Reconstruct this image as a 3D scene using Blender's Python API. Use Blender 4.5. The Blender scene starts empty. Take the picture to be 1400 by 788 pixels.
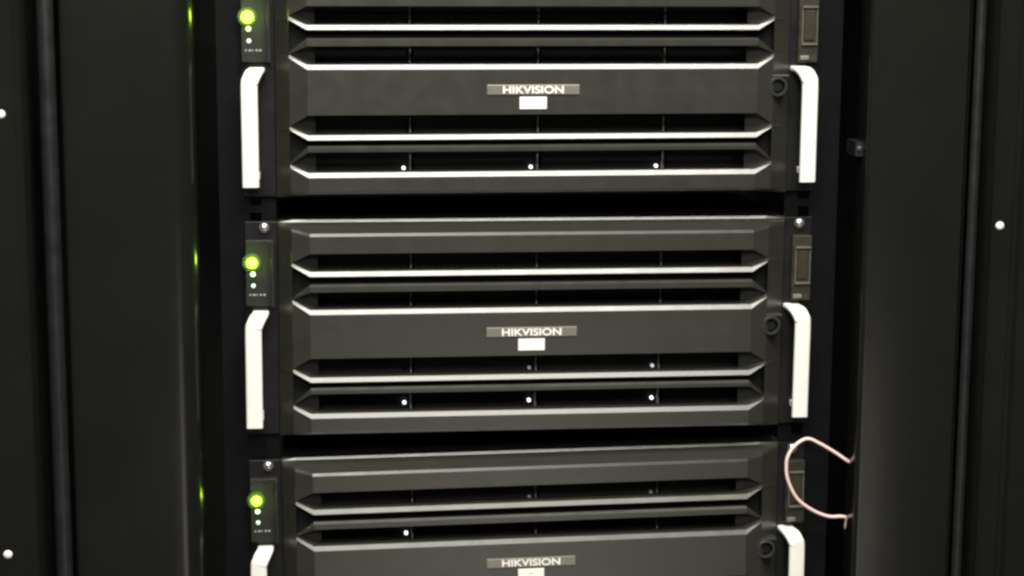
import bpy, bmesh, math, random
from mathutils import Matrix, Vector
random.seed(7)
sc = bpy.context.scene
col = sc.collection

# ------------------------------------------------------------------ camera
cam_d = bpy.data.cameras.new('camera')
cam = bpy.data.objects.new('camera', cam_d)
col.objects.link(cam)
rot = Matrix(((0.9927273, 0.0162482, -0.1192836),
              (-0.1202894, 0.1733938, -0.9774789),
              (0.0048007, 0.9847185, 0.1740872)))
cam.matrix_world = Matrix.Translation((-0.214995, -1.609903, 0.072221)) @ rot.to_4x4()
cam_d.sensor_width = 36.0
cam_d.lens = 69.655
cam_d.clip_start = 0.02
cam_d.clip_end = 100.0
sc.camera = cam
sc.render.resolution_x = 1024
sc.render.resolution_y = 576
sc.cycles.filter_width = 2.7

# ------------------------------------------------------------------ world, lamps, exposure
w = bpy.data.worlds.new('World')
sc.world = w
w.use_nodes = True
bg = w.node_tree.nodes['Background']
bg.inputs['Color'].default_value = (0.9, 0.95, 1.0, 1)
bg.inputs['Strength'].default_value = 0.02


def area(name, loc, target, sx, sy, power, color):
    d = bpy.data.lights.new(name, 'AREA')
    d.shape = 'RECTANGLE'
    d.size, d.size_y, d.energy, d.color = sx, sy, power, color
    o = bpy.data.objects.new(name, d)
    col.objects.link(o)
    o.location = loc
    o.rotation_euler = (Vector(target) - Vector(loc)).to_track_quat('-Z', 'Y').to_euler()
    return o


area('ceiling_lamp', (0.0, -1.15, 1.5), (0.0, -0.55, 0.0), 1.5, 0.80, 95, (1.0, 0.97, 0.88))
area('front_fill', (-0.3, -2.6, 1.1), (0.0, 0.0, -0.2), 0.9, 0.5, 34, (1.0, 0.96, 0.84))  # added fill lamp behind the camera, whitens the handles

area('floor_bounce_fill', (0.22, -2.0, -1.2), (0.05, 0.0, -0.4), 0.50, 1.0, 2.4, (1.0, 0.95, 0.82))  # added low fill standing in for floor bounce on the lowest server

vs = sc.view_settings
vs.view_transform = 'Standard'
vs.look = 'None'
vs.exposure = 0.0
vs.gamma = 1.0
vs.use_curve_mapping = False

# ------------------------------------------------------------------ materials


def mat(name, base, rough, metal=0.0, spec=0.5, var=0.12, scale=60.0, bump=0.0, bscale=900.0, rvar=0.06):
    """Procedural coat: base colour with faint mottling, uneven gloss and optional fine grain."""
    m = bpy.data.materials.new(name)
    m.use_nodes = True
    nt = m.node_tree
    b = nt.nodes['Principled BSDF']
    b.inputs['Metallic'].default_value = metal
    b.inputs['Specular IOR Level'].default_value = spec
    tc = nt.nodes.new('ShaderNodeTexCoord')
    n = nt.nodes.new('ShaderNodeTexNoise')
    n.inputs['Scale'].default_value = scale
    n.inputs['Detail'].default_value = 6.0
    nt.links.new(tc.outputs['Object'], n.inputs['Vector'])
    r = nt.nodes.new('ShaderNodeMapRange')
    r.inputs['From Min'].default_value, r.inputs['From Max'].default_value = 0.3, 0.7
    r.inputs['To Min'].default_value, r.inputs['To Max'].default_value = 1.0 - var, 1.0 + var
    nt.links.new(n.outputs['Fac'], r.inputs['Value'])
    mx = nt.nodes.new('ShaderNodeVectorMath')
    mx.operation = 'SCALE'
    mx.inputs[0].default_value = base
    nt.links.new(r.outputs['Result'], mx.inputs['Scale'])
    nt.links.new(mx.outputs['Vector'], b.inputs['Base Color'])
    rr = nt.nodes.new('ShaderNodeMapRange')
    rr.inputs['From Min'].default_value, rr.inputs['From Max'].default_value = 0.3, 0.7
    rr.inputs['To Min'].default_value, rr.inputs['To Max'].default_value = max(0.02, rough - rvar), rough + rvar
    nt.links.new(n.outputs['Fac'], rr.inputs['Value'])
    nt.links.new(rr.outputs['Result'], b.inputs['Roughness'])
    if bump:
        n2 = nt.nodes.new('ShaderNodeTexNoise')
        n2.inputs['Scale'].default_value = bscale
        n2.inputs['Detail'].default_value = 2.0
        nt.links.new(tc.outputs['Object'], n2.inputs['Vector'])
        bp = nt.nodes.new('ShaderNodeBump')
        bp.inputs['Strength'].default_value = bump
        bp.inputs['Distance'].default_value = 0.0004
        nt.links.new(n2.outputs['Fac'], bp.inputs['Height'])
        nt.links.new(bp.outputs['Normal'], b.inputs['Normal'])
    return m


def glow(name, color, strength):
    m = bpy.data.materials.new(name)
    m.use_nodes = True
    b = m.node_tree.nodes['Principled BSDF']
    b.inputs['Base Color'].default_value = (*[0.5 * c for c in color], 1)
    b.inputs['Emission Color'].default_value = (*color, 1)
    b.inputs['Emission Strength'].default_value = strength
    return m


BEZEL = mat('bezel_black_paint', (0.027, 0.0265, 0.022), 0.31, spec=0.95, bump=0.08, var=0.06, rvar=0.03)
GROOVE = mat('matt_black', (0.006, 0.006, 0.006), 0.7, spec=0.2)
CHASSIS = mat('chassis_steel_black', (0.012, 0.012, 0.013), 0.5)
EAR = mat('ear_black_plastic', (0.007, 0.007, 0.008), 0.42, spec=0.3)
MODULE = mat('control_module_plastic', (0.017, 0.017, 0.0155), 0.5, spec=0.3)
PANEL = mat('cabinet_powder_coat', (0.0085, 0.0085, 0.0072), 0.21, spec=0.6, bump=0.1, bscale=1400, var=0.08, scale=14, rvar=0.015)
RAIL = mat('rail_black_zinc', (0.0032, 0.0032, 0.0044), 0.6, spec=0.1)
POST = mat('post_dark_grey', (0.011, 0.0125, 0.013), 0.4)
ALU = mat('handle_bright_aluminium', (0.88, 0.87, 0.83), 0.45, metal=0.15, var=0.02, scale=200)
STEEL = mat('nickel_steel', (0.72, 0.70, 0.66), 0.25, metal=0.9, var=0.05)
PLATE = mat('nameplate_silver', (0.24, 0.225, 0.20), 0.36, metal=0.45, var=0.04)
WHITE = mat('white_print', (0.85, 0.84, 0.79), 0.5, var=0.02)
PORT = mat('port_module_plastic', (0.028, 0.0255, 0.020), 0.5, spec=0.25, var=0.2, scale=150)
PORTIN = mat('port_socket_brown', (0.032, 0.026, 0.017), 0.5, spec=0.25)
SHELL = mat('port_shell_tin', (0.20, 0.19, 0.16), 0.4, metal=0.4)
TRAY = mat('drive_tray_black', (0.016, 0.016, 0.018), 0.5)
TRAYEDGE = mat('drive_tray_edge', (0.5, 0.5, 0.5), 0.45)
LOCKM = mat('lock_dark_metal', (0.028, 0.028, 0.026), 0.35)
CABLE = mat('cable_pale_pink', (0.84, 0.60, 0.56), 0.45, var=0.04)
PRINT = mat('grey_print', (0.35, 0.35, 0.33), 0.6)
GREEN = glow('power_green_diode', (0.55, 1.0, 0.0045), 80.0)
BLOOM = glow('power_bloom_glow', (0.20, 1.0, 0.01), 1.0)
nt = BLOOM.node_tree
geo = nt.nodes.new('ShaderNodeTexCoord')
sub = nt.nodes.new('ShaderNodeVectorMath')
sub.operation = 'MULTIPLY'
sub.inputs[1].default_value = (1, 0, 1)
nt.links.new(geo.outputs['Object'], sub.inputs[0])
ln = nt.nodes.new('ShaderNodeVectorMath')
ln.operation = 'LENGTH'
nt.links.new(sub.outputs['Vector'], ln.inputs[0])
mr = nt.nodes.new('ShaderNodeMapRange')            # camera bloom painted as emission: brightest by the diode, fading to the rim
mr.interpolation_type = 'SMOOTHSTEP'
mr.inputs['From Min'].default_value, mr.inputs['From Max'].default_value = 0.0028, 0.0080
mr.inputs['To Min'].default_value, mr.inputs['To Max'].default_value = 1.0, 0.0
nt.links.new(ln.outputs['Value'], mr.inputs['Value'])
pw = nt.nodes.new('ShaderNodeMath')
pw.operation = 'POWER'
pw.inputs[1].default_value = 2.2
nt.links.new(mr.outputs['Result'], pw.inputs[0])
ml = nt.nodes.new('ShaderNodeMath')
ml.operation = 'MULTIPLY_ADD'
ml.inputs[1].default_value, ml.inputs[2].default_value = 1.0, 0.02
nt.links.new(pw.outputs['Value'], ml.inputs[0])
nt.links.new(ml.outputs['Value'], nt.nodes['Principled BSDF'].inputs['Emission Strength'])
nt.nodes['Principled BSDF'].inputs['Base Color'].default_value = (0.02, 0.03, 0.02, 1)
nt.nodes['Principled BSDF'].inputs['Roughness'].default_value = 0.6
GREEN2 = glow('status_pale_light', (0.62, 1.0, 0.42), 2.2)
GREY2 = glow('status_white_light', (0.75, 0.9, 0.8), 0.75)
DRIVE = glow('drive_white_light', (0.95, 0.97, 1.0), 2.6)
DRIVEDIM = glow('drive_dim_light', (0.95, 0.9, 0.9), 0.22)
DRIVEHALF = glow('drive_half_light', (0.95, 0.93, 0.95), 0.8)
DRIVEFAINT = glow('drive_faint_light', (0.9, 0.8, 0.8), 0.10)
DARKLENS = mat('unlit_lens', (0.03, 0.03, 0.03), 0.3)

# ------------------------------------------------------------------ mesh helpers


def link(name, me, parent=None, loc=(0, 0, 0)):
    o = bpy.data.objects.new(name, me)
    col.objects.link(o)
    o.location = loc
    if parent:
        o.parent = parent
    return o


def finish(name, bm, mats, parent=None, loc=(0, 0, 0), smooth=False, bevel=0.0):
    bmesh.ops.recalc_face_normals(bm, faces=bm.faces)
    if bevel:
        bmesh.ops.bevel(bm, geom=list(bm.edges), offset=bevel, segments=2, affect='EDGES', profile=0.5)
    me = bpy.data.meshes.new(name)
    bm.to_mesh(me)
    bm.free()
    for m in (mats if isinstance(mats, (list, tuple)) else [mats]):
        me.materials.append(m)
    if smooth:
        for p in me.polygons:
            p.use_smooth = True
    return link(name, me, parent, loc)


def box(bm, x0, x1, y0, y1, z0, z1, mi=0):
    v = [bm.verts.new(c) for c in ((x0, y0, z0), (x1, y0, z0), (x1, y1, z0), (x0, y1, z0),
                                   (x0, y0, z1), (x1, y0, z1), (x1, y1, z1), (x0, y1, z1))]
    for f in ((0, 1, 2, 3), (7, 6, 5, 4), (0, 4, 5, 1), (1, 5, 6, 2), (2, 6, 7, 3), (3, 7, 4, 0)):
        bm.faces.new([v[i] for i in f]).material_index = mi


def lathe_y(bm, prof, cx, cz, n=20, mi=0):
    """prof: (radius, y) from front centre to back, revolved about the y direction."""
    rings = []
    for r, y in prof:
        if r < 1e-6:
            rings.append([bm.verts.new((cx, y, cz))])
        else:
            rings.append([bm.verts.new((cx + r * math.cos(2 * math.pi * k / n), y, cz + r * math.sin(2 * math.pi * k / n))) for k in range(n)])
    for a, b in zip(rings, rings[1:]):
        for k in range(n):
            j = (k + 1) % n
            if len(a) == 1 and len(b) == 1:
                continue
            if len(a) == 1:
                f = bm.faces.new((a[0], b[k], b[j]))
            elif len(b) == 1:
                f = bm.faces.new((a[k], a[j], b[0]))
            else:
                f = bm.faces.new((a[k], a[j], b[j], b[k]))
            f.material_index = mi


def dome(r, h, y0, n=5):
    """front dome profile standing h proud of y0 (towards -y)."""
    return [(r * math.sin(t), y0 - h * math.cos(t)) for t in [math.pi / 2 * k / n for k in range(n + 1)]]


def tube(bm, pts, rad, n=10):
    pts = [Vector(p) for p in pts]
    rings = []
    up = Vector((0, 1, 0))
    for i, p in enumerate(pts):
        t = (pts[min(i + 1, len(pts) - 1)] - pts[max(i - 1, 0)]).normalized()
        a = up - t * up.dot(t)
        a.normalize()
        b = t.cross(a)
        rings.append([bm.verts.new(p + rad * (math.cos(2 * math.pi * k / n) * a + math.sin(2 * math.pi * k / n) * b)) for k in range(n)])
    for a, b in zip(rings, rings[1:]):
        for k in range(n):
            bm.faces.new((a[k], a[(k + 1) % n], b[(k + 1) % n], b[k]))
    bm.faces.new(rings[0])
    bm.faces.new(rings[-1])


def catmull(pts, sub=8):
    P = [Vector(p) for p in pts]
    P = [2 * P[0] - P[1]] + P + [2 * P[-1] - P[-2]]
    out = []
    for i in range(1, len(P) - 2):
        for s in range(sub):
            t = s / sub
            a, b, c, d = P[i - 1], P[i], P[i + 1], P[i + 2]
            out.append(0.5 * (2 * b + (c - a) * t + (2 * a - 5 * b + 4 * c - d) * t * t + (3 * b - a - 3 * c + d) * t ** 3))
    out.append(P[-2])
    return out


def strap(bm, pts, wid, thk):
    """rounded flat bar swept along pts (mostly in a y-z plane), width along x."""
    pts = [Vector(p) for p in pts]
    c = 0.0016
    sec = []
    for (sx, st) in ((1, 1), (-1, 1), (-1, -1), (1, -1)):
        bx, bt = sx * (wid / 2 - c), st * (thk / 2 - c)
        a0 = {(1, 1): 0, (-1, 1): 90, (-1, -1): 180, (1, -1): 270}[(sx, st)]
        for k in range(4):
            a = math.radians(a0 + 30 * k)
            sec.append((bx + c * math.cos(a), bt + c * math.sin(a)))
    rings = []
    for i, p in enumerate(pts):
        t = (pts[min(i + 1, len(pts) - 1)] - pts[max(i - 1, 0)]).normalized()
        wx = Vector((1, 0, 0)) - t * t.x
        wx.normalize()
        nn = wx.cross(t)
        rings.append([bm.verts.new(p + a * wx + b * nn) for a, b in sec])
    n = len(sec)
    for a, b in zip(rings, rings[1:]):
        for k in range(n):
            bm.faces.new((a[k], a[(k + 1) % n], b[(k + 1) % n], b[k]))
    bm.faces.new(rings[0])
    bm.faces.new(rings[-1])


def sheet(bm, line, thk, z0, z1):
    """a bent sheet: polyline in the x-y plane given thickness and extruded in z."""
    L = [Vector(p) for p in line]
    off = []
    for i in range(len(L)):
        t = (L[min(i + 1, len(L) - 1)] - L[max(i - 1, 0)]).normalized()
        off.append(L[i] + thk * Vector((-t.y, t.x)))
    ring = L + off[::-1]
    lo = [bm.verts.new((p.x, p.y, z0)) for p in ring]
    hi = [bm.verts.new((p.x, p.y, z1)) for p in ring]
    n = len(ring)
    for k in range(n):
        bm.faces.new((lo[k], lo[(k + 1) % n], hi[(k + 1) % n], hi[k]))
    m = len(L)
    for k in range(m - 1):
        for r in (lo, hi):
            bm.faces.new((r[k], r[k + 1], r[n - 2 - k], r[n - 1 - k]))


def arc(cx, cy, r, a0, a1, n=6):
    return [(cx + r * math.cos(math.radians(a0 + (a1 - a0) * k / n)), cy + r * math.sin(math.radians(a0 + (a1 - a0) * k / n))) for k in range(n + 1)]


def root(name, loc, label, cat, group=None):
    o = bpy.data.objects.new(name, None)
    col.objects.link(o)
    o.empty_display_size = 0.05
    o.location = loc
    o['label'] = label
    o['category'] = cat
    if group:
        o['group'] = group
    return o


# ------------------------------------------------------------------ the cabinet round the servers
PITCH = 0.201136
ZB, ZT = -0.95, 0.33
cab = root('server_cabinet', (0, 0, ZB), 'tall black cabinet whose wide side columns frame the three stacked servers', 'cabinet')
LZ0, LZ1 = 0.0, ZT - ZB


def cpart(name, line, thk, m, z0=LZ0, z1=LZ1, smooth=True):
    bm = bmesh.new()
    sheet(bm, line, thk, z0, z1)
    o = finish(name, bm, m, cab, smooth=False)
    if smooth:
        for p in o.data.polygons:
            p.use_smooth = abs(p.normal.z) < 0.5
        o.data.set_sharp_from_angle(angle=math.radians(32))
    return o


# wide front columns: a bent sheet, slightly bowed, inner edge rolled back
def column(xo, xi, s, bow, r):
    n = 10
    line = [(xo, 0.05)] + arc(xo + s * 0.004, -0.016, 0.004, 180 if s > 0 else 0, 270, 4)
    for k in range(1, n):
        t = k / n
        x = xo + s * 0.004 + (xi - s * r - (xo + s * 0.004)) * t
        line.append((x, -0.020 + bow * t * t))
    line += arc(xi - s * r, -0.020 + bow + r, r, 270, 360 if s > 0 else 180, 8)
    line.append((xi, 0.012))
    return line


cpart('front_column', column(-0.3790, -0.2748, 1, 0.001, 0.018), 0.0015, PANEL)
cpart('front_column', column(0.3622, 0.2765, -1, 0.0045, 0.005), -0.0015, PANEL)

# square-holed mounting rails behind the ears


def rail(x0, x1, hx, s):
    bm = bmesh.new()
    h = 0.0048
    y0, y1 = 0.0245, 0.0265
    box(bm, x0, hx - h, y0, y1, LZ0, LZ1)
    box(bm, hx + h, x1, y0, y1, LZ0, LZ1)
    z = LZ0 + 0.004
    while z < LZ1:
        box(bm, hx - h, hx + h, y0 + 0.0001, y1, z, z + 0.0064)
        z += 0.015875
    xe = x0 if s > 0 else x1
    box(bm, xe, xe + s * 0.002, y1, y1 + 0.06, LZ0, LZ1)
    return finish('mounting_rail', bm, RAIL, cab)


rail(-0.2585, -0.2120, -0.2290, 1)
rail(0.2178, 0.2640, 0.2345, -1)
cpart('frame_post', arc(-0.389, -0.016, 0.0068, 200, 340, 8), 0.0015, POST)
cpart('frame_post', arc(0.3698, -0.014, 0.0048, 200, 340, 8), 0.0015, POST)
cpart('outer_frame', [(-0.60, -0.047), (-0.412, -0.047), (-0.4065, -0.044), (-0.4030, -0.030), (-0.4030, 0.02)], 0.0015, PANEL, smooth=False)
cpart('outer_frame', [(0.60, -0.046), (0.4010, -0.046), (0.3985, -0.042), (0.3945, -0.042), (0.3925, -0.046), (0.3800, -0.046), (0.3765, -0.043), (0.3765, 0.02)], -0.0015, PANEL, smooth=False)
for s in (-1, 1):
    bm = bmesh.new()
    box(bm, s * 0.43, s * 0.432, 0.03, 1.0, LZ0, LZ1)
    finish('side_panel', bm, CHASSIS, cab)
bm = bmesh.new()
box(bm, -0.428, 0.428, 0.98, 0.985, LZ0, LZ1)
finish('rear_panel', bm, CHASSIS, cab)
bm = bmesh.new()
box(bm, -0.428, 0.428, 0.03, 0.978, LZ1 - 0.004, LZ1)
finish('roof_light_stop', bm, CHASSIS, cab)  # unseen lid, added to keep lamp light out of the cabinet
# small catches on the column edges, and the outer frame screws, glints painted on as white heads
for x, z, s in ((0.2740, -0.1005, 1),):
    bm = bmesh.new()
    box(bm, x - 0.004, x + 0.004, -0.004, 0.022, z - ZB - 0.006, z - ZB + 0.006)
    lathe_y(bm, dome(0.0028, 0.0016, -0.004) + [(0.0028, -0.003)], x - s * 0.0005, z - ZB, 12, 1)
    finish('door_catch', bm, [POST, LOCKM], cab)
for x, z, y in ((-0.4218, -0.0637, -0.047), (-0.4300, -0.4163, -0.047), (0.3826, -0.1608, -0.046)):
    bm = bmesh.new()
    lathe_y(bm, dome(0.0036, 0.0022, y) + [(0.0036, y + 0.001)], x, z - ZB, 16)
    finish('frame_screw', bm, WHITE, cab, smooth=True)

# ------------------------------------------------------------------ one rack server
ZO = 0.140            # local height of the first bright louvre edge above the server's base
BX = 0.003            # rear half sits this much to the right of the bezel centre
YE = 0.020            # front of the mounting ears


def make_bezel(parent):
    XB, XD, XA, XS = 0.1855, 0.1790, 0.2000, 0.2142
    YA = 0.0052
    A1, A2, A3, A4 = 0.0090, -0.0217, -0.0800, -0.1108
    # z_bend, y_bend, x_bend, z_apex, y_apex, z_side, tag
    P = []

    def pt(z, y, za, zs, deep=False, ya=YA, tag=''):
        P.append((z, y, XD if deep else XB, za, ya, zs, tag))

    pt(0.0428, 0.0205, 0.0428, 0.0428, ya=0.0205, tag='rear')
    pt(0.0408, 0.0193, 0.0410, 0.0408, ya=0.0195)
    pt(0.0338, 0.0009, 0.0372, 0.0392, ya=YA + 0.001)
    pt(0.0314, 0.0000, 0.0350, 0.0375)

    def hole(zt, zl, apex, zs):
        # a through slot: rounded top edge, deep walls, bevelled bright lower lip
        pt(zt + 0.0008, 0.0000, apex + 0.0004, zs)
        pt(zt, 0.0014, apex + 0.0003, zs - 0.0003)
        pt(zt - 0.0006, 0.0140, apex + 0.0002, zs - 0.0005, True, tag='open')
        pt(zl, 0.0140, apex, zs - 0.0008, True)
        pt(zl - 0.0004, 0.0021, apex - 0.0003, zs - 0.0010)
        pt(zl - 0.0041, 0.0000, apex - 0.0026, zs - 0.0030, ya=YA - 0.0008)

    def groove(zu, zl, au, al):
        pt(zu, 0.0006, au - 0.0031, au - 0.0036, tag='g')
        pt(zu - 0.0004, 0.0110, au - 0.0033, au - 0.0036, True, ya=YA + 0.009, tag='g')
        pt(zl + 0.0004, 0.0110, al + 0.0016, al + 0.002, True, ya=YA + 0.009, tag='g')
        pt(zl, 0.0022, al + 0.0014, al + 0.002)
        pt(zl - 0.0018, 0.0000, al + 0.0010, al + 0.0016)

    hole(0.0165, 0.0024, A1, 0.0092)
    groove(-0.0025, -0.0085, A1, A2)
    hole(-0.0155, -0.0295, A2, A2 + 0.0004)
    hole(-0.0712, -0.0865, A3, A3 + 0.0004)
    groove(-0.0914, -0.0956, A3, A4)
    hole(-0.1012, -0.1172, A4, A4 + 0.0004)
    pt(-0.1325, 0.0000, -0.1345, -0.1362)
    pt(-0.1350, 0.0022, -0.1362, -0.1372, ya=YA + 0.001)
    pt(-0.1395, 0.0200, -0.1395, -0.1395, ya=0.0200)
    bm = bmesh.new()
    V = {}
    for i, (z, y, x, za, ya, zs, tag) in enumerate(P):
        for s in (-1, 1):
            V[i, s, 'b'] = bm.verts.new((s * x, y, z + ZO))
            V[i, s, 'a'] = bm.verts.new((s * XA + (BX * 0.5 if i in (0, len(P) - 1) else 0), ya, za + ZO))
            V[i, s, 's'] = bm.verts.new((s * XS + BX, 0.0205, zs + ZO))

    def quad(*k, mi=0):
        f = bm.faces.new([V[a] for a in k])
        f.material_index = mi

    n = len(P)
    i = 0
    for i in range(n - 1):
        tag = P[i][6]
        gi = 1 if tag == 'g' else 0  # groove faces coloured black so the recess keeps its shade
        if tag != 'open':
            quad((i, -1, 'b'), (i, 1, 'b'), (i + 1, 1, 'b'), (i + 1, -1, 'b'), mi=gi)
        for s in (-1, 1):
            quad((i, s, 'b'), (i, s, 'a'), (i + 1, s, 'a'), (i + 1, s, 'b'), mi=gi)
            if tag != 'g':
                quad((i, s, 'a'), (i, s, 's'), (i + 1, s, 's'), (i + 1, s, 'a'))
            elif P[i - 1][6] != 'g':
                quad((i, s, 'a'), (i, s, 's'), (i + 3, s, 's'), (i + 3, s, 'a'))
                quad((i, s, 'a'), (i + 1, s, 'a'), (i + 2, s, 'a'), (i + 3, s, 'a'), mi=1)
    return finish('bezel', bm, [BEZEL, GROOVE], parent)


srv = root('rack_server', (0, 0, 0), 'topmost black rack server, with its top edge cut by the photo', 'server',
           'black rack servers stacked in the cabinet')
make_bezel(srv)
# steel body behind the bezel
bm = bmesh.new()
box(bm, -0.2115 + BX, 0.2115 + BX, 0.075, 0.70, 0.0005, 0.1815)
box(bm, -0.2125 + BX, -0.2095 + BX, 0.0207, 0.075, 0.0005, 0.1815)
box(bm, 0.2095 + BX, 0.2125 + BX, 0.0207, 0.075, 0.0005, 0.1815)
box(bm, -0.2095 + BX, 0.2095 + BX, 0.0207, 0.075, 0.1800, 0.1815)
box(bm, -0.2095 + BX, 0.2095 + BX, 0.0207, 0.075, 0.0005, 0.0020)
finish('chassis', bm, CHASSIS, srv)
# mounting ears
EL0, EL1, ER0, ER1 = -0.2385, -0.2116, 0.2176, 0.2412
for x0, x1 in ((EL0, EL1), (ER0, ER1)):
    bm = bmesh.new()
    box(bm, x0, x1, YE + 0.001, YE + 0.0040, 0.0012, 0.1815)
    finish('mounting_ear', bm, EAR, srv, bevel=0.0006)
# screws near the top of each ear
for x in (-0.2224, 0.2303):
    bm = bmesh.new()
    lathe_y(bm, dome(0.0046, 0.0030, YE + 0.0005) + [(0.0046, YE + 0.0015)], x, 0.0361 + ZO, 18)
    finish('mounting_screw', bm, STEEL, srv, smooth=True)
# carrying handles


def handle(x, s):
    pts = [(x - s * 0.0062, 0.0215, -0.0350), (x - s * 0.0060, 0.0120, -0.0350), (x - s * 0.0050, 0.0060, -0.0356),
           (x - s * 0.0032, 0.0022, -0.0378), (x - s * 0.0012, 0.0003, -0.0420), (x, 0.0, -0.0475), (x, 0.0, -0.080), (x, 0.0, -0.1180),
(x, 0.0, -0.1288)]
    bm = bmesh.new()
    strap(bm, [(a, b + 0.003, c + ZO) for a, b, c in catmull(pts, 5)], 0.0136, 0.0044)
    o = finish('handle', bm, ALU, srv, smooth=True)
    o.data.set_sharp_from_angle(angle=math.radians(50))
    # foot that ties the lower end of the handle to the ear
    bm = bmesh.new()
    xf = x - s * (0.0045 if s < 0 else 0.0015)
    box(bm, xf - 0.0030, xf + 0.0030, 0.0040, 0.0212, -0.1230 + ZO, -0.1175 + ZO)
    finish('handle_foot', bm, ALU, srv, bevel=0.0008)


handle(-0.2322, -1)
handle(0.2312, 1)
# left control module with its lights
bm = bmesh.new()
box(bm, -0.2380, -0.2150, 0.0160, YE + 0.0015, -0.0285 + ZO, 0.0265 + ZO)
box(bm, -0.2172, -0.2146, 0.0085, 0.0158, -0.0285 + ZO, 0.0265 + ZO)  # rim added to keep the green light off the bezel cheek
mod = finish('control_module', bm, MODULE, srv, bevel=0.0006)
for k in range(5):
    x = -0.2350 + 0.0028 * k
    bm = bmesh.new()
    box(bm, x, x + (0.0012, 0.0019, 0.0008, 0.0016, 0.0019)[k], 0.01575, 0.0161, -0.0196 + ZO, -0.0182 + ZO)
    finish('printed_mark', bm, PRINT, mod)
PL = []


def light(name, x, z, r, h, m):
    bm = bmesh.new()
    lathe_y(bm, dome(r, h, 0, 6) + [(r, 0.0007)], 0, 0, 24)
    return finish(name, bm, m, srv, (x, 0.0158, z + ZO), smooth=True)


power = light('power_light_bloom', -0.2328, 0.0078, 0.0082, 0.0009, BLOOM)  # disc carrying the painted bloom around the diode
bm = bmesh.new()
lathe_y(bm, dome(0.0043, 0.0062, -0.0004, 8) + [(0.0043, 0.0002)], 0, 0, 24)
finish('diode', bm, GREEN, power, smooth=True)
light('status_light', -0.2321, -0.0017, 0.0021, 0.0012, GREEN2)
light('status_light', -0.2319, -0.0114, 0.0019, 0.0010, GREY2)
# right port module
bm = bmesh.new()
box(bm, 0.2235, 0.2405, 0.0150, YE + 0.0015, -0.0300 + ZO, 0.0265 + ZO)
pm = finish('port_module', bm, PORT, srv, bevel=0.0010)
bm = bmesh.new()
x0, x1, z0, z1 = 0.2262, 0.2392, -0.0150 + ZO, 0.0172 + ZO
t = 0.0014
box(bm, x0, x1, 0.0128, 0.0165, z1 - t, z1)
box(bm, x0, x1, 0.0128, 0.0165, z0, z0 + t)
box(bm, x0, x0 + t * 0.4, 0.0142, 0.0165, z0 + t, z1 - t)
box(bm, x1 - t * 0.4, x1, 0.0142, 0.0165, z0 + t, z1 - t)
finish('port_shell', bm, SHELL, pm)
bm = bmesh.new()
box(bm, x0 + 0.0022, x1 - 0.0022, 0.0140, 0.0160, z0 + 0.0036, z1 - 0.0036)
finish('port_socket', bm, PORTIN, pm, bevel=0.0007)
bm = bmesh.new()
box(bm, 0.2248, 0.2325, 0.0130, 0.0160, -0.0275 + ZO, -0.0240 + ZO)
finish('release_tab', bm, SHELL, pm, bevel=0.0006)
# key lock on the right cheek of the bezel
bm = bmesh.new()
lx, lz, yl = 0.2042, -0.0492 + ZO, 0.0075
lathe_y(bm, [(0.0058, yl - 0.0010), (0.0064, yl - 0.0038), (0.0076, yl - 0.0038), (0.0084, yl - 0.0028), (0.0086, yl + 0.008)], lx, lz, 28)
lk = finish('lock', bm, LOCKM, srv, smooth=True)
lk.data.set_sharp_from_angle(angle=math.radians(35))
bm = bmesh.new()
box(bm, lx - 0.0085, lx + 0.0095, yl - 0.0032, yl + 0.008, lz + 0.0078, lz + 0.0100)
finish('lock_hood', bm, LOCKM, srv, bevel=0.0006)
bm = bmesh.new()
lathe_y(bm, [(0, yl - 0.0012), (0.0040, yl - 0.0012), (0.0046, yl - 0.0004), (0.0057, yl + 0.0002), (0.0058, yl + 0.003)], lx, lz, 20)
box(bm, lx - 0.0007, lx + 0.0007, yl - 0.0017, yl - 0.0010, lz - 0.0030, lz + 0.0030)
finish('key_barrel', bm, GROOVE, lk)
# name plate, lettering and white sticker
NX = -0.0018
bm = bmesh.new()
box(bm, NX - 0.0382, NX + 0.0382, -0.0011, 0.0003, -0.0544 + ZO, -0.0463 + ZO)
npl = finish('nameplate', bm, PLATE, srv, bevel=0.0004)
cu = bpy.data.curves.new('lettering', 'FONT')
cu.body = 'HIKVISION'
cu.size = 0.0096
cu.extrude = 0.0002
cu.offset = 0.00022
cu.align_x = 'CENTER'
tmp = bpy.data.objects.new('lettering', cu)
col.objects.link(tmp)
bpy.context.view_layer.update()
me = bpy.data.meshes.new_from_object(tmp.evaluated_get(bpy.context.evaluated_depsgraph_get()))
bpy.data.objects.remove(tmp)
xs = [v.co.x for v in me.vertices]
ys = [v.co.y for v in me.vertices]
kx = 0.0500 / (max(xs) - min(xs))
kz = 0.0062 / (max(ys) - min(ys))
mxx, myy = (max(xs) + min(xs)) / 2, (max(ys) + min(ys)) / 2
for v in me.vertices:
    x, y, z = v.co
    v.co = (NX + (x - mxx) * kx, -0.0012 - z, -0.05035 + ZO + (y - myy) * kz)
me.materials.clear()
me.materials.append(WHITE)
me.name = 'lettering'
link('lettering', me, npl)
bm = bmesh.new()
box(bm, NX - 0.0112, NX + 0.0112, -0.0008, 0.0003, -0.0662 + ZO, -0.0562 + ZO)
stk = finish('sticker', bm, WHITE, srv, bevel=0.0003)
bm = bmesh.new()
box(bm, NX - 0.0014, NX + 0.0014, -0.00095, -0.0007, -0.0605 + ZO, -0.0600 + ZO)
finish('printed_mark', bm, PRINT, stk)

# hot-swap drive trays behind the slots: four columns of six
tray_me = {}


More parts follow.
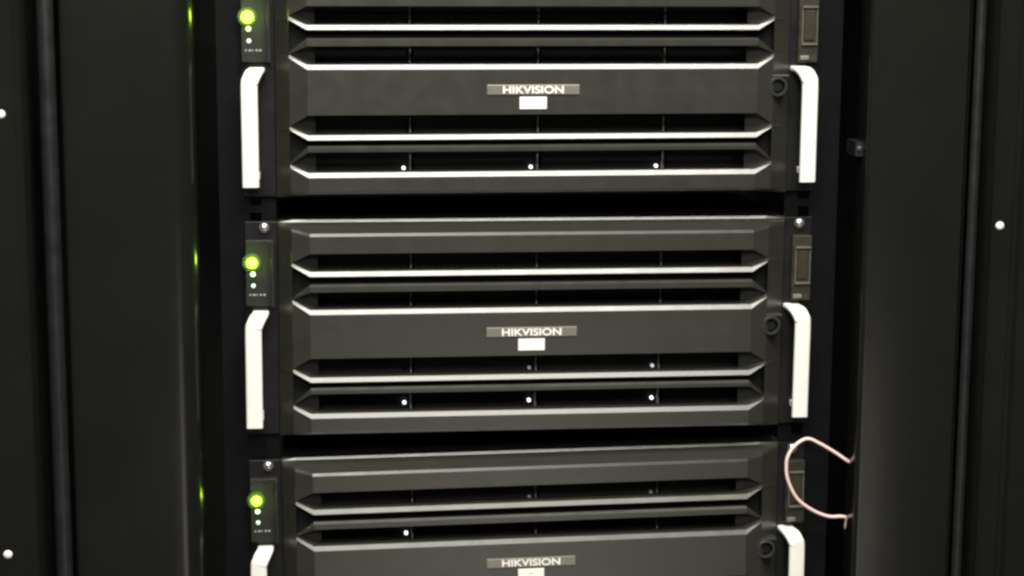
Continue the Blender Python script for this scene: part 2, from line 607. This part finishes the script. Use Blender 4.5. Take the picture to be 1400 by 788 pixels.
def tray_mesh():
    bm = bmesh.new()
    wx, hz = 0.1050, 0.0270
    box(bm, -wx / 2, wx / 2 - 0.0030, 0.042, 0.074, 0, hz)
    box(bm, wx / 2 - 0.0016, wx / 2 - 0.0002, 0.0385, 0.074, 0, hz, 1)      # pale side rail seen as a thin line
    box(bm, -wx / 2 + 0.006, wx / 2 - 0.024, 0.0390, 0.042, 0.003, 0.0075)    # release lever
    bmesh.ops.recalc_face_normals(bm, faces=bm.faces)
    m = bpy.data.meshes.new('drive_tray')
    bm.to_mesh(m)
    bm.free()
    m.materials.append(TRAY)
    m.materials.append(TRAYEDGE)
    return m


def lens_mesh(m):
    bm = bmesh.new()
    lathe_y(bm, dome(0.00145, 0.0012, 0.0400) + [(0.00145, 0.0425)], 0, 0, 12)
    bmesh.ops.recalc_face_normals(bm, faces=bm.faces)
    me_ = bpy.data.meshes.new('drive_light')
    bm.to_mesh(me_)
    bm.free()
    me_.materials.append(m)
    return me_


TM = tray_mesh()
LENS = {k: lens_mesh(m) for k, m in (('on', DRIVE), ('dim', DRIVEDIM), ('faint', DRIVEFAINT), ('half', DRIVEHALF), ('off', DARKLENS))}


def trays(parent, lit, rows):
    for r in rows:
        for c in range(4):
            t_ = link('drive_tray', TM, parent, (0.0094 + (c - 1.5) * 0.1074, 0, 0.0085 + r * 0.0285))
            link('drive_light', LENS[lit.get((r, c), 'off')], t_, (0.0462, 0, 0.0130))


def copy_tree(o, parent=None):
    c = o.copy()
    col.objects.link(c)
    if parent:
        c.parent = parent
    for ch in list(o.children):
        copy_tree(ch, c)
    return c


s2 = copy_tree(srv)
s3 = copy_tree(srv)
for o, k in ((s2, 0.88), (s3, 0.78)):               # the two lower lights show a little smaller
    for c in o.children_recursive:
        if c.name.startswith('diode'):
            c.scale = (k, k, k)
s2['label'] = 'middle black rack server, directly above the pale cable loop'
s3['label'] = 'lowest black rack server, cut off by the bottom of the photo behind the cable loop'
for k, (o, dx, dz, ro) in enumerate(((srv, 0.0, 0.00032, -0.00018), (s2, 0.0001, -0.0004, -0.00375), (s3, 0.0004, 0.00054, 0.00778))):
    o.location = (dx + ZO * math.sin(ro), 0, -PITCH * k + dz - ZO * math.cos(ro))
    o.rotation_euler = (0, -ro, 0)
trays(srv, {(0, 0): 'on', (0, 1): 'on', (0, 2): 'on'}, range(6))
trays(s2, {(0, 0): 'on', (0, 1): 'on', (0, 2): 'on', (1, 1): 'dim', (1, 2): 'half'}, range(6))
trays(s3, {(3, 0): 'on', (4, 1): 'faint', (4, 2): 'faint'}, range(6))

# ------------------------------------------------------------------ the loose patch cable at the right
path = [(0.330, 0.030, -0.402), (0.300, 0.012, -0.3855), (0.2781, 0.005, -0.3739), (0.2640, 0.004, -0.3644), (0.2496, 0.003, -0.3556),
        (0.2378, 0.002, -0.3507), (0.2270, 0.001, -0.3563), (0.2210, 0.000, -0.3650), (0.2197, 0.000, -0.3740), (0.2216, 0.000, -0.3867),
        (0.2304, 0.001, -0.4033), (0.2450, 0.003, -0.4149), (0.2600, 0.005, -0.4215), (0.2720, 0.006, -0.4222), (0.2765, 0.007, -0.4245),
        (0.2775, 0.010, -0.4340), (0.2820, 0.014, -0.4480), (0.2900, 0.018, -0.4800), (0.300, 0.022, -0.56)]  # tail bent down in place of the loop's reflection in the column edge
bm = bmesh.new()
tube(bm, catmull(path, 8), 0.0015, 10)
cab_o = finish('patch_cable', bm, CABLE, smooth=True)
cab_o['label'] = 'thin pale pink cable looping out from behind the right cabinet column'
cab_o['category'] = 'cable'
